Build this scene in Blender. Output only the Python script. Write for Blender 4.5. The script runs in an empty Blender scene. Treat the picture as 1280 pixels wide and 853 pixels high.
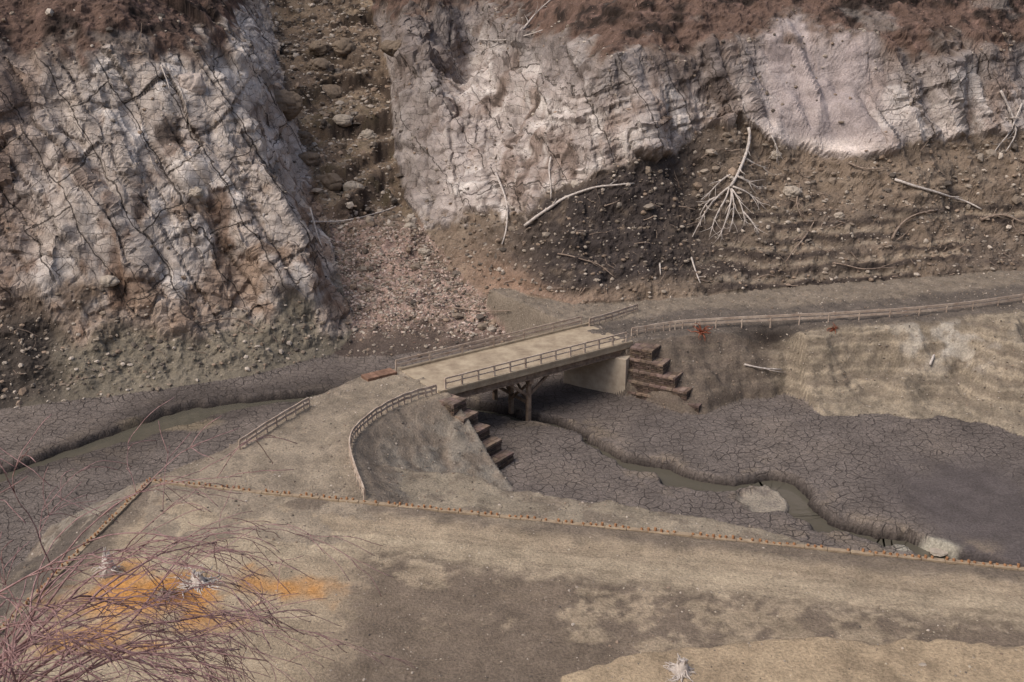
import bpy, math, random
import numpy as np
from mathutils import Vector, Matrix
random.seed(5)
rng=np.random.default_rng(7)
sc=bpy.context.scene
# ---------------------------------------------------------------- camera
CAMZ=30.0; PITCH=math.radians(20); FPX=1280*40/36
cs,sn=math.cos(PITCH),math.sin(PITCH)
cd=bpy.data.cameras.new("camera"); cam=bpy.data.objects.new("camera",cd)
sc.collection.objects.link(cam); sc.camera=cam
cam.location=(0,0,CAMZ); cam.rotation_euler=(math.radians(70),0,0)
cd.lens=40; cd.sensor_width=36; cd.clip_end=3000; cd.clip_start=0.5
def sdir(a,b):
    u=(a-640)/FPX; v=(b-426.5)/FPX
    return Vector((u,cs-v*sn,-sn-v*cs))
def S(a,b,z=0.0):
    "surveyed ground position (plan x,y) of a point at known level z"
    d=sdir(a,b); t=(z-CAMZ)/d.z
    return (d.x*t,d.y*t)
# ---------------------------------------------------------------- noise
LAT=rng.random((64,64,64)).astype(np.float32)
def vn(x,y,z):
    xi=np.floor(x).astype(np.int64); yi=np.floor(y).astype(np.int64); zi=np.floor(z).astype(np.int64)
    fx=(x-xi).astype(np.float32); fy=(y-yi).astype(np.float32); fz=(z-zi).astype(np.float32)
    fx=fx*fx*(3-2*fx); fy=fy*fy*(3-2*fy); fz=fz*fz*(3-2*fz)
    x0=xi&63;x1=(xi+1)&63;y0=yi&63;y1=(yi+1)&63;z0=zi&63;z1=(zi+1)&63
    a=LAT[x0,y0,z0]*(1-fx)+LAT[x1,y0,z0]*fx
    b=LAT[x0,y1,z0]*(1-fx)+LAT[x1,y1,z0]*fx
    c=LAT[x0,y0,z1]*(1-fx)+LAT[x1,y0,z1]*fx
    d=LAT[x0,y1,z1]*(1-fx)+LAT[x1,y1,z1]*fx
    return (a*(1-fy)+b*fy)*(1-fz)+(c*(1-fy)+d*fy)*fz
def fbm(x,y,z=0.0,o=4,g=0.5):
    z=z+np.zeros_like(x); s=0;a=1;t=0
    for i in range(o):
        s=s+a*(2*vn(x+17.3*i,y+9.1*i,z+3.7*i)-1); t+=a; a*=g; x=x*2.03;y=y*2.03;z=z*2.03
    return s/t*1.6
HR=rng.random((64,64,64,4)).astype(np.float32)
def worley(x,y,z):
    xi=np.floor(x).astype(np.int64); yi=np.floor(y).astype(np.int64); zi=np.floor(z).astype(np.int64)
    F1=np.full(x.shape,9.0,np.float32);F2=F1.copy();ID=np.zeros(x.shape,np.float32)
    for i in (-1,0,1):
        for j in (-1,0,1):
            for k in (-1,0,1):
                h=HR[(xi+i)&63,(yi+j)&63,(zi+k)&63]
                d=np.sqrt((xi+i+h[...,0]-x)**2+(yi+j+h[...,1]-y)**2+(zi+k+h[...,2]-z)**2).astype(np.float32)
                c=d<F1
                F2=np.where(c,F1,np.minimum(F2,d)); ID=np.where(c,h[...,3],ID); F1=np.where(c,d,F1)
    return F1,F2,ID
def beds(u,v,lu,lv,seed):
    "layered jointed rock: continuous beds along v, staggered joints along u"
    vv=v/lv; bi=np.floor(vv).astype(np.int64); fv=vv-bi
    lw=.6+.8*HR[bi&63,seed,1,0]
    uu=u/lu/lw+HR[bi&63,seed,0,0]*7; ui=np.floor(uu).astype(np.int64); fu=uu-ui
    h=HR[bi&63,ui&63,seed]
    ed=np.minimum(np.minimum(fv,1-fv)*lv,np.minimum(fu,1-fu)*lu*lw)
    off=(h[...,0]-.5)+(h[...,1]-.5)*(fv-.5)*.9+(h[...,2]-.5)*(fu-.5)*.9+.35*(HR[bi&63,seed,2,0]-.5)
    return h[...,3],ed,off
def smin(a,b,k):
    h=np.clip(.5+.5*(b-a)/k,0,1); return b*(1-h)+a*h-k*h*(1-h)
def smax(a,b,k): return -smin(-a,-b,k)
def sst(a,b,x):
    t=np.clip((x-a)/(b-a),0,1); return t*t*(3-2*t)
def segdist(X,Y,pts,closed=False):
    D=np.full(X.shape,1e9); n=len(pts)
    for i in range(n if closed else n-1):
        ax,ay=pts[i];bx,by=pts[(i+1)%n]
        dx,dy=bx-ax,by-ay; L=dx*dx+dy*dy+1e-9
        t=np.clip(((X-ax)*dx+(Y-ay)*dy)/L,0,1)
        D=np.minimum(D,(X-ax-t*dx)**2+(Y-ay-t*dy)**2)
    return np.sqrt(D)
def inside(X,Y,pts):
    r=np.zeros(X.shape,bool);n=len(pts)
    for i in range(n):
        ax,ay=pts[i];bx,by=pts[(i+1)%n]
        if ay==by: continue
        c=((ay>Y)!=(by>Y))&(X<(bx-ax)*(Y-ay)/(by-ay)+ax)
        r^=c
    return r
def sd(X,Y,pts):
    d=segdist(X,Y,pts,True); return np.where(inside(X,Y,pts),d,-d)
# ---------------------------------------------------------------- grid
def axis(segs,lo,hi):
    a=[]
    for s,e,st in segs: a+=list(np.arange(s,e-1e-6,st))
    a.append(segs[-1][1])
    st=1.0
    while a[-1]<hi: a.append(a[-1]+st); st*=1.25
    st=1.0
    while a[0]>lo: a.insert(0,a[0]-st); st*=1.25
    return np.array(a)
xs=axis([(-46,48,0.125)],-600,600)
ys=axis([(-6,33,0.6),(33,66,0.15),(66,104,0.095),(104,150,0.25)],-300,900)
X,Y=np.meshgrid(xs,ys,indexing='ij')
NX,NY=X.shape
ip=lambda A,xp,fp: np.interp(A.ravel(),xp,fp).reshape(A.shape)
ZB=3.5
NL=np.array(S(558,490,ZB)); NR=np.array(S(784,431,ZB))
E=NR-NL; BL=float(np.linalg.norm(E)); E=E/BL; Q=np.array([-E[1],E[0]])
BW=4.8
AL=(X-NL[0])*E[0]+(Y-NL[1])*E[1]
QL=(X-NL[0])*Q[0]+(Y-NL[1])*Q[1]
# bed
lowf=fbm(X*.09,Y*.09,1.0,3)
bed=0.10*fbm(X*.25,Y*.25,2.0,3)+0.12*lowf
stream_r=[S(*p) for p in [(430,488),(560,497),(605,508),(640,516),(690,524),(725,536),(745,552),(775,568),(820,580),(850,594),(890,602),(925,602),(955,594),(985,600),(1003,615),(1003,632),(1030,648),(1065,655),(1095,668),(1130,672),(1165,688),(1215,702),(1300,720)]]
stream_l=[S(*p) for p in [(440,488),(400,493),(340,499),(290,503),(240,514),(215,520),(180,532),(130,545),(60,570),(0,592),(-120,630)]]
wob=0.5*fbm(X*.7,Y*.7,4.0,4)
dsr=segdist(X,Y,stream_r)+wob; dsl=segdist(X,Y,stream_l)+wob
chw=.80+0.30*fbm(X*.2,Y*.2,9.0,2)+.25*np.exp(-((X-14)/4)**2)
pc3=S(218,522)
chl=1.05+0.5*fbm(X*.22,Y*.22,19.0,2)+.5*np.exp(-((X-pc3[0])/3.0)**2)
chan=np.maximum(1-sst(.5,.95,dsr/chw),(1-sst(.45,1.0,dsl/chl))*.8)
bed=bed-0.90*chan
poolc=S(962,618); dpool=np.hypot((X-poolc[0])/1.7,(Y-poolc[1])/2.2)
poolm=(1-sst(.75,1.1,dpool+.5*wob))
pc2=S(1150,682); pool2=(1-sst(.7,1.15,np.hypot((X-pc2[0])/2.0,(Y-pc2[1])/.9)+.4*wob))
pool3=(1-sst(.6,1.1,np.hypot((X-pc3[0])/3.6,(Y-pc3[1]+1)/1.4)+.4*wob))
bed=bed-0.35*poolm*(1-chan)
# gully floor and debris fan
gn=0.5*fbm(X*.2,Y*.2,5.0,3)+.45*fbm(X*.45,Y*.45,5.5,4)*sst(97,101,Y)
g=0.29*(Y-79.0)+gn
st=2.5; q=(g-4.5+1.8*fbm(X*.18,Y*.12,6.,4))/st; qf=np.floor(q)
gs=4.5+st*(qf+sst(.55,.9,q-qf))+.25*(q-qf)-1.8*fbm(X*.18,Y*.12,6.,4)*.6
wst=.85*sst(97,101,Y)*sst(-.6,.4,fbm(X*.16,Y*.1,7.,3))
g=g*(1-wst)+gs*wst
g=g+np.maximum(0,Y-146)*.5
g=np.where(Y>79,np.maximum(g,0),-1+0*g)
g=g-np.maximum(0,np.abs(X-(-6-(Y-80)*.3))-11)*.25*(Y<97)
# left cliff
yfL=np.interp(X[:,0],[-600,-90,-34,-28,-24,-18,-13.5,-11,-8,20],[20,50,68.6,70.6,72,75,79,82,88,130])[:,None]+0*Y
xgL=np.interp(Y[0],[0,78,86,95,113,125,150,900],[-9,-11,-13.4,-16,-21,-25,-31,-150])[None,:]+0*X
n1=fbm(X*.13,Y*.12,11.0,3); rid=1-np.abs(fbm(X*.28+Y*.12,Y*.22,12.0,3))*1.6
rough=1.5*n1+0.6*rid-.5
dF=Y-yfL; wF=sst(0,4,dF)
zF=ip(dF+rough*1.2*wF,[-50,-1,0,3,8,13,19,25,60,900],[-50,-1,0,2.6,8.6,16,23,27,48,200])
dG=xgL-X; wG=sst(0,3,dG)
zG=np.maximum(g,0)+ip(dG+rough*.8*wG,[-50,0,1.5,5,9,16,60,900],[-60,0,2.6,10,18,24,50,200])
hL=smin(zF,zG,2.0)+.3
hL=np.where((dF>-4)&(dG>-4),hL,-50)
# right cliff
polyR=[(900,160),(80,90),(60,87.5),(37,84.2),(22,83),(10,81.4),(4.5,80.8),(1,82.5),(-2.5,86.5),(-7.6,96),(-11.3,110),(-13.5,129),(-18,150),(-120,900),(900,900)]
dR=sd(X,Y,polyR)
zfoot=ip(X,[-8,-2,4,10,37,90],[1.5,2.6,3.4,3.6,4.6,6])
zfoot=zfoot+np.maximum(g-zfoot,0)*(1-sst(2,11,dR))*(X<3)
g=g-3*np.maximum(0,dR-1.5)
fac=1+.75*sst(-4,-11,X)
wR=sst(0,5,dR)
rr=1.4*n1+.6*rid-.5
but=1.5*np.exp(-((X-1)/7.0)**2)-1.5*np.exp(-((X-15.5)/3.5)**2)+.8*np.exp(-((X-24)/5.0)**2)
hR=zfoot+ip((dR+(rr*1.1+but)*wR)*fac,[-50,-.5,0,4,8.5,9.4,14,20,60,900],[-50,-2,0,3.6,8.2,9.8,17.2,22,46,220])
hR=np.where(dR>-1,hR,-50)
# approach road embankment
polyA=[S(*p,ZB) for p in [(508,459),(455,474),(385,504),(300,560),(190,603),(190,670),(480,680),(457,618),(436,565),(444,540),(490,508),(556,491)]]
dA=sd(X,Y,polyA)
sl=np.where(QL>2,1.0,.56)
nA=.28*fbm(X*.4,Y*.4,21.0,3)+.26*fbm(X*1.5,Y*1.5,22.,4)
hA=ZB-0.06*sst(0,-.6,dA)-np.maximum(0,-dA-.5+nA*sst(0,2,-dA))*sl
hA=hA-7*np.maximum(0,AL-.1)
# far road
edge=[S(*p) for p in [(775,497),(800,500),(850,515),(885,517),(930,503),(965,500),(985,496),(1003,500),(1018,514),(1030,521),(1100,522),(1180,527),(1240,541),(1280,554)]]
ex=[-20]+[p[0] for p in edge]+[45,90,600]; ey=[80]+[p[1] for p in edge]+[57,48,0]
railpts=[(790,412,.7+ZB),(870,401,4.4),(1000,394,4.7),(1150,385,5.1),(1280,369,5.6)]
rp=[S(a,b,c) for a,b,c in railpts]
rx=[-20]+[p[0] for p in rp]+[60,90,600]; ry=[66]+[p[1] for p in rp]+[82,83,90]
yed=ip(X,ex,ey)+.6*fbm(X*.5,Y*.5,31.0,4)
yra=ip(X,rx,ry)
zrd=ip(X,[8,37,90,600],[ZB,4.9,6,30])
s=(Y-yed)/np.maximum(yra-.5-yed,.5)
sn_=.14*fbm(X*.3,Y*.3,33.0,4)*sst(0.1,.4,s)*sst(1.1,.75,s)
pr1=ip(s+sn_,[-5,0,.1,.5,.85,1,30],[-3,-.03,.14,.58,.93,1,1])
pr2=ip(s+sn_*1.2,[-5,0,.12,.3,.55,.72,.88,1,30],[-3,-.02,.03,.14,.36,.68,.93,1,1])
kk=sst(17.5,21,X); prof=pr1*(1-kk)+pr2*kk
hB=zrd*prof+.35*fbm(X*.5,Y*.5,35.0,4)*sst(.1,.4,s)*sst(1,.85,s)
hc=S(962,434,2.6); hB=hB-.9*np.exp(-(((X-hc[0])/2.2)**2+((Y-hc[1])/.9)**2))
hB=hB-7*np.maximum(0,BL-.6-AL)
hB=np.where(Y>yra+14,-50,hB)
hB=np.where(AL>BL-2.5,hB,-50)
# terrace
c0=S(188,602,ZB); c1=S(1285,713,ZB); c2=S(-10,800,ZB)
ex1=(c1[0]+(c1[0]-c0[0])*2,c1[1]+(c1[1]-c0[1])*2)
polyT=[c0,c1,ex1,(ex1[0],-200),(c2[0]-14,-200),(c2[0]-2,28),c2]
dT=sd(X,Y,polyT)
hT=ZB+.06*fbm(X*.4,Y*.4,41.0,5)-8*np.maximum(0,-dT)
lp=[S(a,b,ZB) for a,b in [(680,860),(700,848),(800,815),(940,799),(1280,806)]]
ylip=ip(X,[lp[0][0]-.5]+[p[0] for p in lp[1:]]+[60],[20]+[p[1] for p in lp[1:]]+[36])
mound=sst(0,.5,ylip-Y+.35*fbm(X*.9,Y*.9,43.,3))*(X>-1)
hT=hT+.3*mound
hillside=ZB+.55*(32.5-Y)+.5*fbm(X*.2,Y*.2,45.,4)+3.6*np.exp(-(((X+17)/4.5)**2+((Y-21)/4.5)**2))
hT=np.where(dT>0,smax(hT,hillside,.5),hT)
hTl=ZB-.4-np.maximum(0,-dT-.4)*.55+.25*fbm(X*.5,Y*.5,47.,4); hTl=np.where((X<c0[0]+1.5)&(Y<c0[1]+3),hTl,-50)
bw=ip(X,[-19,-12,-7,2,12.5,17.5,22,60],[0,3,6.2,5.4,3.8,1.4,.3,.3])+.6*fbm(X*.35,Y*.35,49.,4)
bz=ip(X,[-19,-7,2,12,19,60],[3.0,2.7,2.4,2.2,1.8,1.2])
dd=-dT
hK=bz+.12*fbm(X*.6,Y*.6,51.,3)-.04*dd-np.maximum(0,dd-bw)*.75
hK=np.where((X>-17),hK,-50)
layers=np.stack([bed,g,hL,hR,hA,hB,hT,hTl,hK]); lab=np.argmax(layers,0)
nat=smax(smax(bed,g,.5),hL,1.2); nat=np.maximum(smax(nat,hR,1.2*sst(8,0,X)+.25),-9)
H=np.maximum(nat,np.maximum(np.maximum(smax(hA,hK,.6),hB),np.maximum(hT,hTl)))
# ---------------------------------------------------------------- masks
isL=(lab==2).astype(float);isR=(lab==3).astype(float);isG=(lab==1).astype(float)
isA=(lab==4);isB=(lab==5);isT=(lab==6);isTl=(lab==7);isK=(lab==8);isBed=(lab==0)
nn=fbm(X*.3,Y*.3,H*.3,4); nf=fbm(X*1.3,Y*1.3,H*1.3,4); nm=fbm(X*.7+8,Y*.7,H*.7,4); ng=fbm(X*3.1,Y*3.1,H*3.1,3)
zrR=ip(X,[-14,-8,-4,0,4,8,12.5,17,19,22,26,30,34,50],[6,5.2,6,8,10.6,12.6,13.6,15.3,14.8,13.2,12.4,12.6,13.4,14])
rtop=H-20.3-1.3*nm+1.0*nn-1.5*np.exp(-((X-24)/6)**2)
rockR=isR*sst(-.3,.3,H-zrR+(1.0*nn+.5*nf)*(1-.7*np.exp(-((X-25)/6)**4)))*(1-sst(-1.2,1.2,rtop))
zrL=ip(X,[-50,-40,-34,-28,-22,-16,-12],[9,7,6,5,4.0,3.2,3.0])
rockL=isL*sst(-1.0,1.0,H-zrL+2.2*nn+.6*nf)*(1-sst(-1.5,1.5,H-21-1.5*nm))
rock=np.clip(rockL+rockR,0,1)
slab=isR*rock*np.exp(-((X-25.2)/5.0)**6)
# ---------------------------------------------------------------- 3D displacement
gx,gy=np.gradient(H,xs,ys)
NN=np.stack([-gx,-gy,np.ones_like(gx)],-1); NN/=np.linalg.norm(NN,axis=-1,keepdims=True)
sel=(isL+isR+isG)>0
xx,yy,zz=X[sel],Y[sel],H[sel]; LL=isL[sel]>0
wu=.7*fbm(xx*.16,yy*.16,zz*.16,2)+.08*fbm(xx*1.2,yy*1.2,zz*1.2,3)
wv=.7*fbm(xx*.16+9,yy*.16,zz*.16,2)+.08*fbm(xx*1.2+9,yy*1.2,zz*1.2,3)
def rot(x,z,deg):
    a=math.radians(deg); return x*math.cos(a)+z*math.sin(a),-x*math.sin(a)+z*math.cos(a)
xd=xx+yy*.25*LL
pL=rot(xd,zz,30); pR=rot(xx,zz,12)
pa=np.where(LL,pL[0],pR[0])+wu; pb_=np.where(LL,pL[1],pR[1])+wv
hb=rot(xd,zz,-8); hbR=rot(xx,zz,10)
ha_=np.where(LL,hb[0],hbR[0])+wu; hz_=np.where(LL,hb[1],hbR[1])+wv
U_=np.where(LL,pb_,pa); V_=np.where(LL,pa,pb_)
I1,D1,O1=beds(U_,V_,3.0,1.5,3)
I2,D2,O2=beds(ha_,hz_,1.5,.75,9)
I3,D3,O3=beds(pb_*1.02+3,pa,5.2,3.0,17)
I5,D5,O5=beds(ha_+2,hz_,.8,.36,29)
pt=sst(-.5,.3,fbm(xx*.3,yy*.3,zz*.3,3)); pt2=sst(.3,-.4,fbm(xx*.3+40,yy*.3,zz*.3,3))
e1=(1-sst(.0,.2,D1))*(.2+.8*pt2); e2=(1-sst(0,.16,D2))*pt; e3=(1-sst(0,.22,D3))*(1-pt2*.7)
ribs=fbm(pa*.38,pb_*.08,yy*.05,3)
rk=rock[sel]; slb=slab[sel]; damp=1-.88*slb
fr=sst(-.5,.3,fbm(xx*.18+3,yy*.18,zz*.18,3))*.6+.4
Rs=isR[sel]
disp=rk*damp*(.36*O1*fr+.34*O2*(pt*(1-Rs*.4)+.4*Rs)+.46*O3+.12*O5*pt-.10*e1-.07*e2-.12*e3+.30+.85*ribs)+rk*damp*.30*fbm(xx*.5,yy*.5,zz*.5,3)+rk*.03*fbm(xx*4,yy*4,zz*4,2)
disp+=rk*slb*(.25+.10*fbm(xx*.15,yy*.15,zz*1.2,3)+.05*O1)
drt=1-rk
stra=np.sin(2*np.pi*(zz+.45*fbm(xx*.10,yy*.10,zz*.2,3))/(.85))*sst(-.5,.3,fbm(xx*.15,yy*.15,zz*.8,3))
lob=fbm(xx*.8,yy*.8,zz*.8,4); lob2=fbm(xx*3.1,yy*3.1,zz*3.1,3)
cob1,cob2,cI=worley(xx/.42,yy/.42,zz/.42)
disp+=drt*(.32*lob+.11*lob2+.08*stra*Rs+np.where(cI>.72,.15*(1-sst(0,.5,cob1)),0))
dz=np.zeros(X.shape); dz[sel]=disp*sst(0.05,1.2,H[sel])
PX=X+NN[...,0]*dz; PY=Y+NN[...,1]*dz; PZ=H+NN[...,2]*dz
def put(v,d=0.):
    r=np.full(X.shape,d); r[sel]=v; return r
CR=put(np.clip(e1*.5+e3*.7+e2*.35,0,1)); ID1=put(I1*.4+I2*.3+I3*.3,.5)
STR=put(stra); BED=put(np.sin(2*np.pi*(hz_+.1*wu)/1.9)*.6+np.sin(2*np.pi*hz_/.77)*.4)
srf=.05*fbm(X*2.2,Y*2.2,61.,3)
PZ=PZ+np.where(isA|isB|isK|isTl,srf*(1+1.0*(isB|isTl)),0)+np.where(isT,srf*.4,0)
PZ=PZ+np.where(isA&(dA<-.4),.08*nf,0)
strB=np.sin(2*np.pi*(H+.22*nn)/.37)*sst(-.4,.3,nm)
PZ=PZ+np.where(isB&(s<.95),.03*strB,0)
# ---------------------------------------------------------------- colours
def C(r,g_,b):
    f=lambda c:((c/255+.055)/1.055)**2.4 if c/255>.04045 else c/255/12.92
    return np.array([f(r),f(g_),f(b)])
col=np.zeros(X.shape+(3,))+C(112,103,97)
def mixc(c,m):
    global col
    m=np.clip(m,0,1)[...,None]; col=col*(1-m)+c*m
mixc(C(126,115,106),isBed*sst(-.2,1,nn)*.7)
mixc(C(94,86,82),isBed*sst(.1,.9,lowf)*.6)
wet=S(1235,640); wetm=(1-sst(.5,1.3,np.hypot((X-wet[0])/4.8,(Y-wet[1])/7)+.35*nn))
mixc(C(90,83,81),isBed*wetm)
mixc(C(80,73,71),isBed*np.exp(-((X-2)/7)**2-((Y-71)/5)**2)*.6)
dcr=dsr/chw; dcl=dsl/chl; dch=np.minimum(dcr,dcl)
mixc(C(138,124,108),isBed*sst(.9,1.,dch)*(1-sst(1.2,2.8,dch))*sst(-.2,.5,nm)*.6)
mixc(C(80,73,69),isBed*(1-sst(1.2,3.4,dcl+.6*nn))*.75)
mixc(C(42,37,35),isBed*np.clip(chan*1.6,0,1)*.96)  # channel walls near black: wet mud, with bank shade painted into the colour
mixc(C(150,140,126),isBed*poolm*(1-chan)*sst(-.8,.1,nf))
mixc(C(160,154,140),isBed*pool2*sst(-.5,.1,nf))
mixc(C(144,130,108),isBed*pool3*(1-chan)*sst(-.5,.1,nf)*.7)
# gully
mixc(C(104,90,78),isG)
mixc(C(122,105,88),isG*sst(94,102,Y)*sst(-.4,.5,nn)*.85)
ris=sst(.5,.62,q-qf)*(1-sst(.88,.96,q-qf))*wst
mixc(C(54,46,41),isG*ris*.85); mixc(C(146,131,111),isG*(Y>99)*sst(0,.1,q-qf)*(1-sst(.2,.5,q-qf))*wst*.55)
mixc(C(84,76,58),isG*sst(.1,.6,nm)*sst(100,104,Y)*.5)
mixc(C(48,40,36),isG*sst(-.2,.6,nm+.3*nf)*sst(110,132,Y)*.9)
fan=isG*(1-sst(94,101,Y))*sst(80.5,84,Y+1.2*nn)
mixc(C(162,138,127),fan*sst(-.75,.4,nf+.5*nn)*.8)
mixc(C(84,72,66),fan*sst(.25,.9,nm+.4*ng)*.75)
mixc(C(184,162,151),fan*sst(.3,.8,ng)*.6)
mixc(C(78,69,65),isG*(1-sst(80,85,Y+1.8*nn))*.8)
# left cliff
mixc(C(108,93,81),isL)
mixc(C(140,122,104),isL*sst(-.2,.8,nm)*.6)
mixc(C(116,109,96),isL*(1-sst(2.5,5.5,H+1.2*nn))*.85)
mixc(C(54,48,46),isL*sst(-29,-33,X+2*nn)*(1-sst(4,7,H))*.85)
stain=fbm(X*.5,Y*.35,H*.2,5,.6)
mixc(C(168,157,148),rockL)
mixc(C(208,199,191),rockL*sst(.46,.82,ID1+.15*nm)*.85)
mixc(C(136,122,110),rockL*sst(.1,.8,BED+.4*nf)*.35)
mixc(C(134,112,94),rockL*sst(.0,.6,nn+.35*nf+.35*(9-H)/5)*.8)
mixc(C(112,89,74),rockL*sst(.15,.5,stain)*.72*sst(20,9,H+3*nm))
mixc(C(62,50,43),rockL*sst(.5,.85,stain+.3*nf)*.82)
mixc(C(112,90,76),rockL*sst(-32,-36,X+nn)*.75)
# right cliff
mixc(C(116,102,89),isR)
mixc(C(142,127,111),isR*sst(-.1,.7,nm+.3*nn)*.6)
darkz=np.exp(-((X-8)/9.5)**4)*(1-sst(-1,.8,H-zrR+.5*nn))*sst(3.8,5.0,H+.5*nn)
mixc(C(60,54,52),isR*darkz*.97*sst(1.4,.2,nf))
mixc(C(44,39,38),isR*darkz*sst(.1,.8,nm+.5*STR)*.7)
mixc(C(138,113,97),isR*(1-darkz)*np.exp(-((X-1)/5)**2)*(1-sst(3.5,6.5,H))*.8)
lowR=isR*sst(11,8,H+.9*nn)*sst(12,17,X)
mixc(C(82,73,67),lowR*sst(-.5,.4,nn+.2*nf)*.65)
mixc(C(58,51,48),lowR*sst(.0,.6,STR+.5*nf)*.85)
mixc(C(156,143,126),lowR*sst(.2,.8,-STR+.4*nf)*.45)
mixc(C(82,73,66),isR*(1-rock)*sst(11,17,X)*sst(.1,.7,nm-.3*nn)*(H<14)*.6)
mixc(C(172,161,154),rockR)
mixc(C(210,201,193),rockR*sst(.46,.82,ID1+.15*nm)*.85)
mixc(C(128,116,108),rockR*sst(.1,.8,BED+.4*nf)*.45*(1-slab))
mixc(C(126,107,95),rockR*sst(-.05,.6,stain+.3*nn)*.72)
mixc(C(64,54,48),rockR*sst(.5,.85,stain+.25*nf)*.75)
mixc(C(76,62,54),rockR*np.exp(-((X-16.6)/1.7)**2)*sst(-.6,.2,nm)*.85)
mixc(C(96,88,85),rockR*sst(15.5,20,H+1.5*nm)*.7*(1-slab))
mixc(C(112,103,98),rockR*sst(-4,-9,X)*.65)
mixc(C(156,144,141),slab*.9)
mixc(C(182,169,164),slab*sst(.0,.6,fbm(X*.12,Y*.12,H*.9,3))*.6)
mixc(C(118,107,104),slab*sst(.1,.7,fbm(X*.4+30,Y*.4,H*.4,4))*.6)
mixc(C(212,199,190),slab*(1-sst(.3,1.6,H-zrR+.4*nm))*.85)
up=(isL*sst(-1.5,1.0,H-21.3-1.5*nm)+isR*sst(-1.2,1.2,rtop))*(1-rock)
mixc(C(98,80,71),up)
mixc(C(52,44,40),up*sst(-.2,.5,nm+.3*nn))
mixc(C(130,106,96),up*sst(.25,.9,nf)*.6)
mixc(C(128,120,114),up*sst(.35,.7,fbm(X*.25+70,Y*.25,H*.5,4))*.6)
mixc(C(58,47,41),rock*CR*(1-.7*slab)*.6)
# near road
mixc(C(136,124,109),isA)
mixc(C(152,139,121),isA*sst(.3,.8,dA)*.55*sst(-.5,.5,nm))
mixc(C(118,107,96),isA*(1-sst(-.6,-.1,dA))*.8)
mixc(C(152,145,133),isA*(1-sst(-3,-.6,dA))*sst(-.3,.4,nf+.5*nm)*.65)
mixc(C(78,69,62),isA*(1-sst(-1.2,-.3,dA))*sst(.2,.9,ng+.5*nm)*.6)
mixc(C(98,89,80),isA*sst(.0,.6,nf)*.35)
# far road & slope
mixc(C(122,111,97),isB)
mixc(C(96,88,81),isB*sst(.93,1.0,s+.02*nf))
mixc(C(126,115,102),isB*sst(3.6,4.6,Y-yra+.6*nn)*.8)
bB=np.sin(2*np.pi*(H+.22*nn+.03*nf)/.74)*.7+np.sin(2*np.pi*(H+.15*nn)/.31)*.5
mixc(C(154,141,122),isB*(s<.95)*sst(-.1,.9,bB+.5*ng+.3*nm)*.7)
mixc(C(104,93,82),isB*(s<.95)*sst(.2,1.0,-bB+.5*ng+.4*nn)*.6)
mixc(C(88,78,71),isB*(s<.97)*sst(20,16,X+1.5*nn)*.75)
mixc(C(136,125,109),isB*sst(.5,.15,s)*sst(19.5,21,X)*.45)
mixc(C(180,172,160),isB*np.exp(-(((X-29.5)/3.4)**2))*sst(.5,.75,s)*sst(.98,.9,s)*sst(0,.5,nm+.4*nf)*.7)
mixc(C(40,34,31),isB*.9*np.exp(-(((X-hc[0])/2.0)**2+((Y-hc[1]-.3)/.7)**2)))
# terrace
mixc(C(151,136,116),isT)
dTn=dT+.35*nm
mixc(C(102,92,83),isT*(1-sst(.7,1.7,dTn+.4*nf))*.85)
mixc(C(164,150,129),isT*sst(2.0,3.2,dTn)*(1-sst(5,6.5,dTn+1.2*nn))*.6)
for k_ in (2.2,2.7,3.9,4.5,5.3):
    mixc(C(116,103,89),isT*np.exp(-((dT+.15*nn-k_)/.13)**2)*.5*sst(-.6,.2,nf))
tl=S(440,720,ZB)[0]
dark=isT*sst(4.0,5.4,dT+.8*nn+.7*nf)*sst(tl-1.0,tl+1.2,X+.9*nf+.6*ng)*(1-mound)
dark=dark*(1-.85*sst(.25,.6,nn*.8+.55*nf+.25*ng-.15*(Y-40)/6))
mixc(C(108,96,85),dark*.92)
streak=fbm(X*.35,(Y+.2*X)*2.2,3.3,4)
mixc(C(120,107,92),isT*sst(.1,.7,streak)*.35); mixc(C(166,152,131),isT*sst(.1,.8,-streak)*.3*(1-dark))
for (a_,b_,r1,r2,st_) in [(180,745,3.6,2.6,.95),(350,735,2.9,1.4,.85),(110,800,2.6,1.3,.7),(190,808,.8,.4,.7),(260,780,2.0,.9,.5)]:
    p=S(a_,b_,ZB); mixc(C(176,126,70),isT*(1-sst(.2,1.15,np.hypot((X-p[0])/r1,(Y-p[1])/r2)+.5*nm+.3*nf))*st_)
p=S(215,748,ZB); mixc(C(92,64,46),isT*(1-sst(.3,1.15,np.hypot((X-p[0])/1.3,(Y-p[1])/.5)+.4*nf))*.8)
mixc(C(160,142,118),isT*mound)
mixc(C(124,109,91),isT*mound*sst(.1,.8,nn+.5*nf)*.5)
mixc(C(94,86,79),isTl*1.0); mixc(C(128,117,103),isTl*sst(0,.7,nm)*.6)
mixc(C(140,129,113),isK*1.0); mixc(C(110,99,88),isK*sst(0,.6,nf+.3*nn)*.7)
mixc(C(104,94,84),isK*sst(-.3,.3,dd-bw)*.7)
col=col*(1+.16*fbm(X*.9,Y*.9,H*.9,3)+.13*ng*(1-.5*isBed))[...,None]
col=np.clip(col,.01,.8)
mud=isBed*(1-np.clip(chan*2,0,1))*(1-.92*wetm)*(1-.8*poolm)
grav=np.clip(1-.6*isT*(1-dark),0,1)
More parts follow.
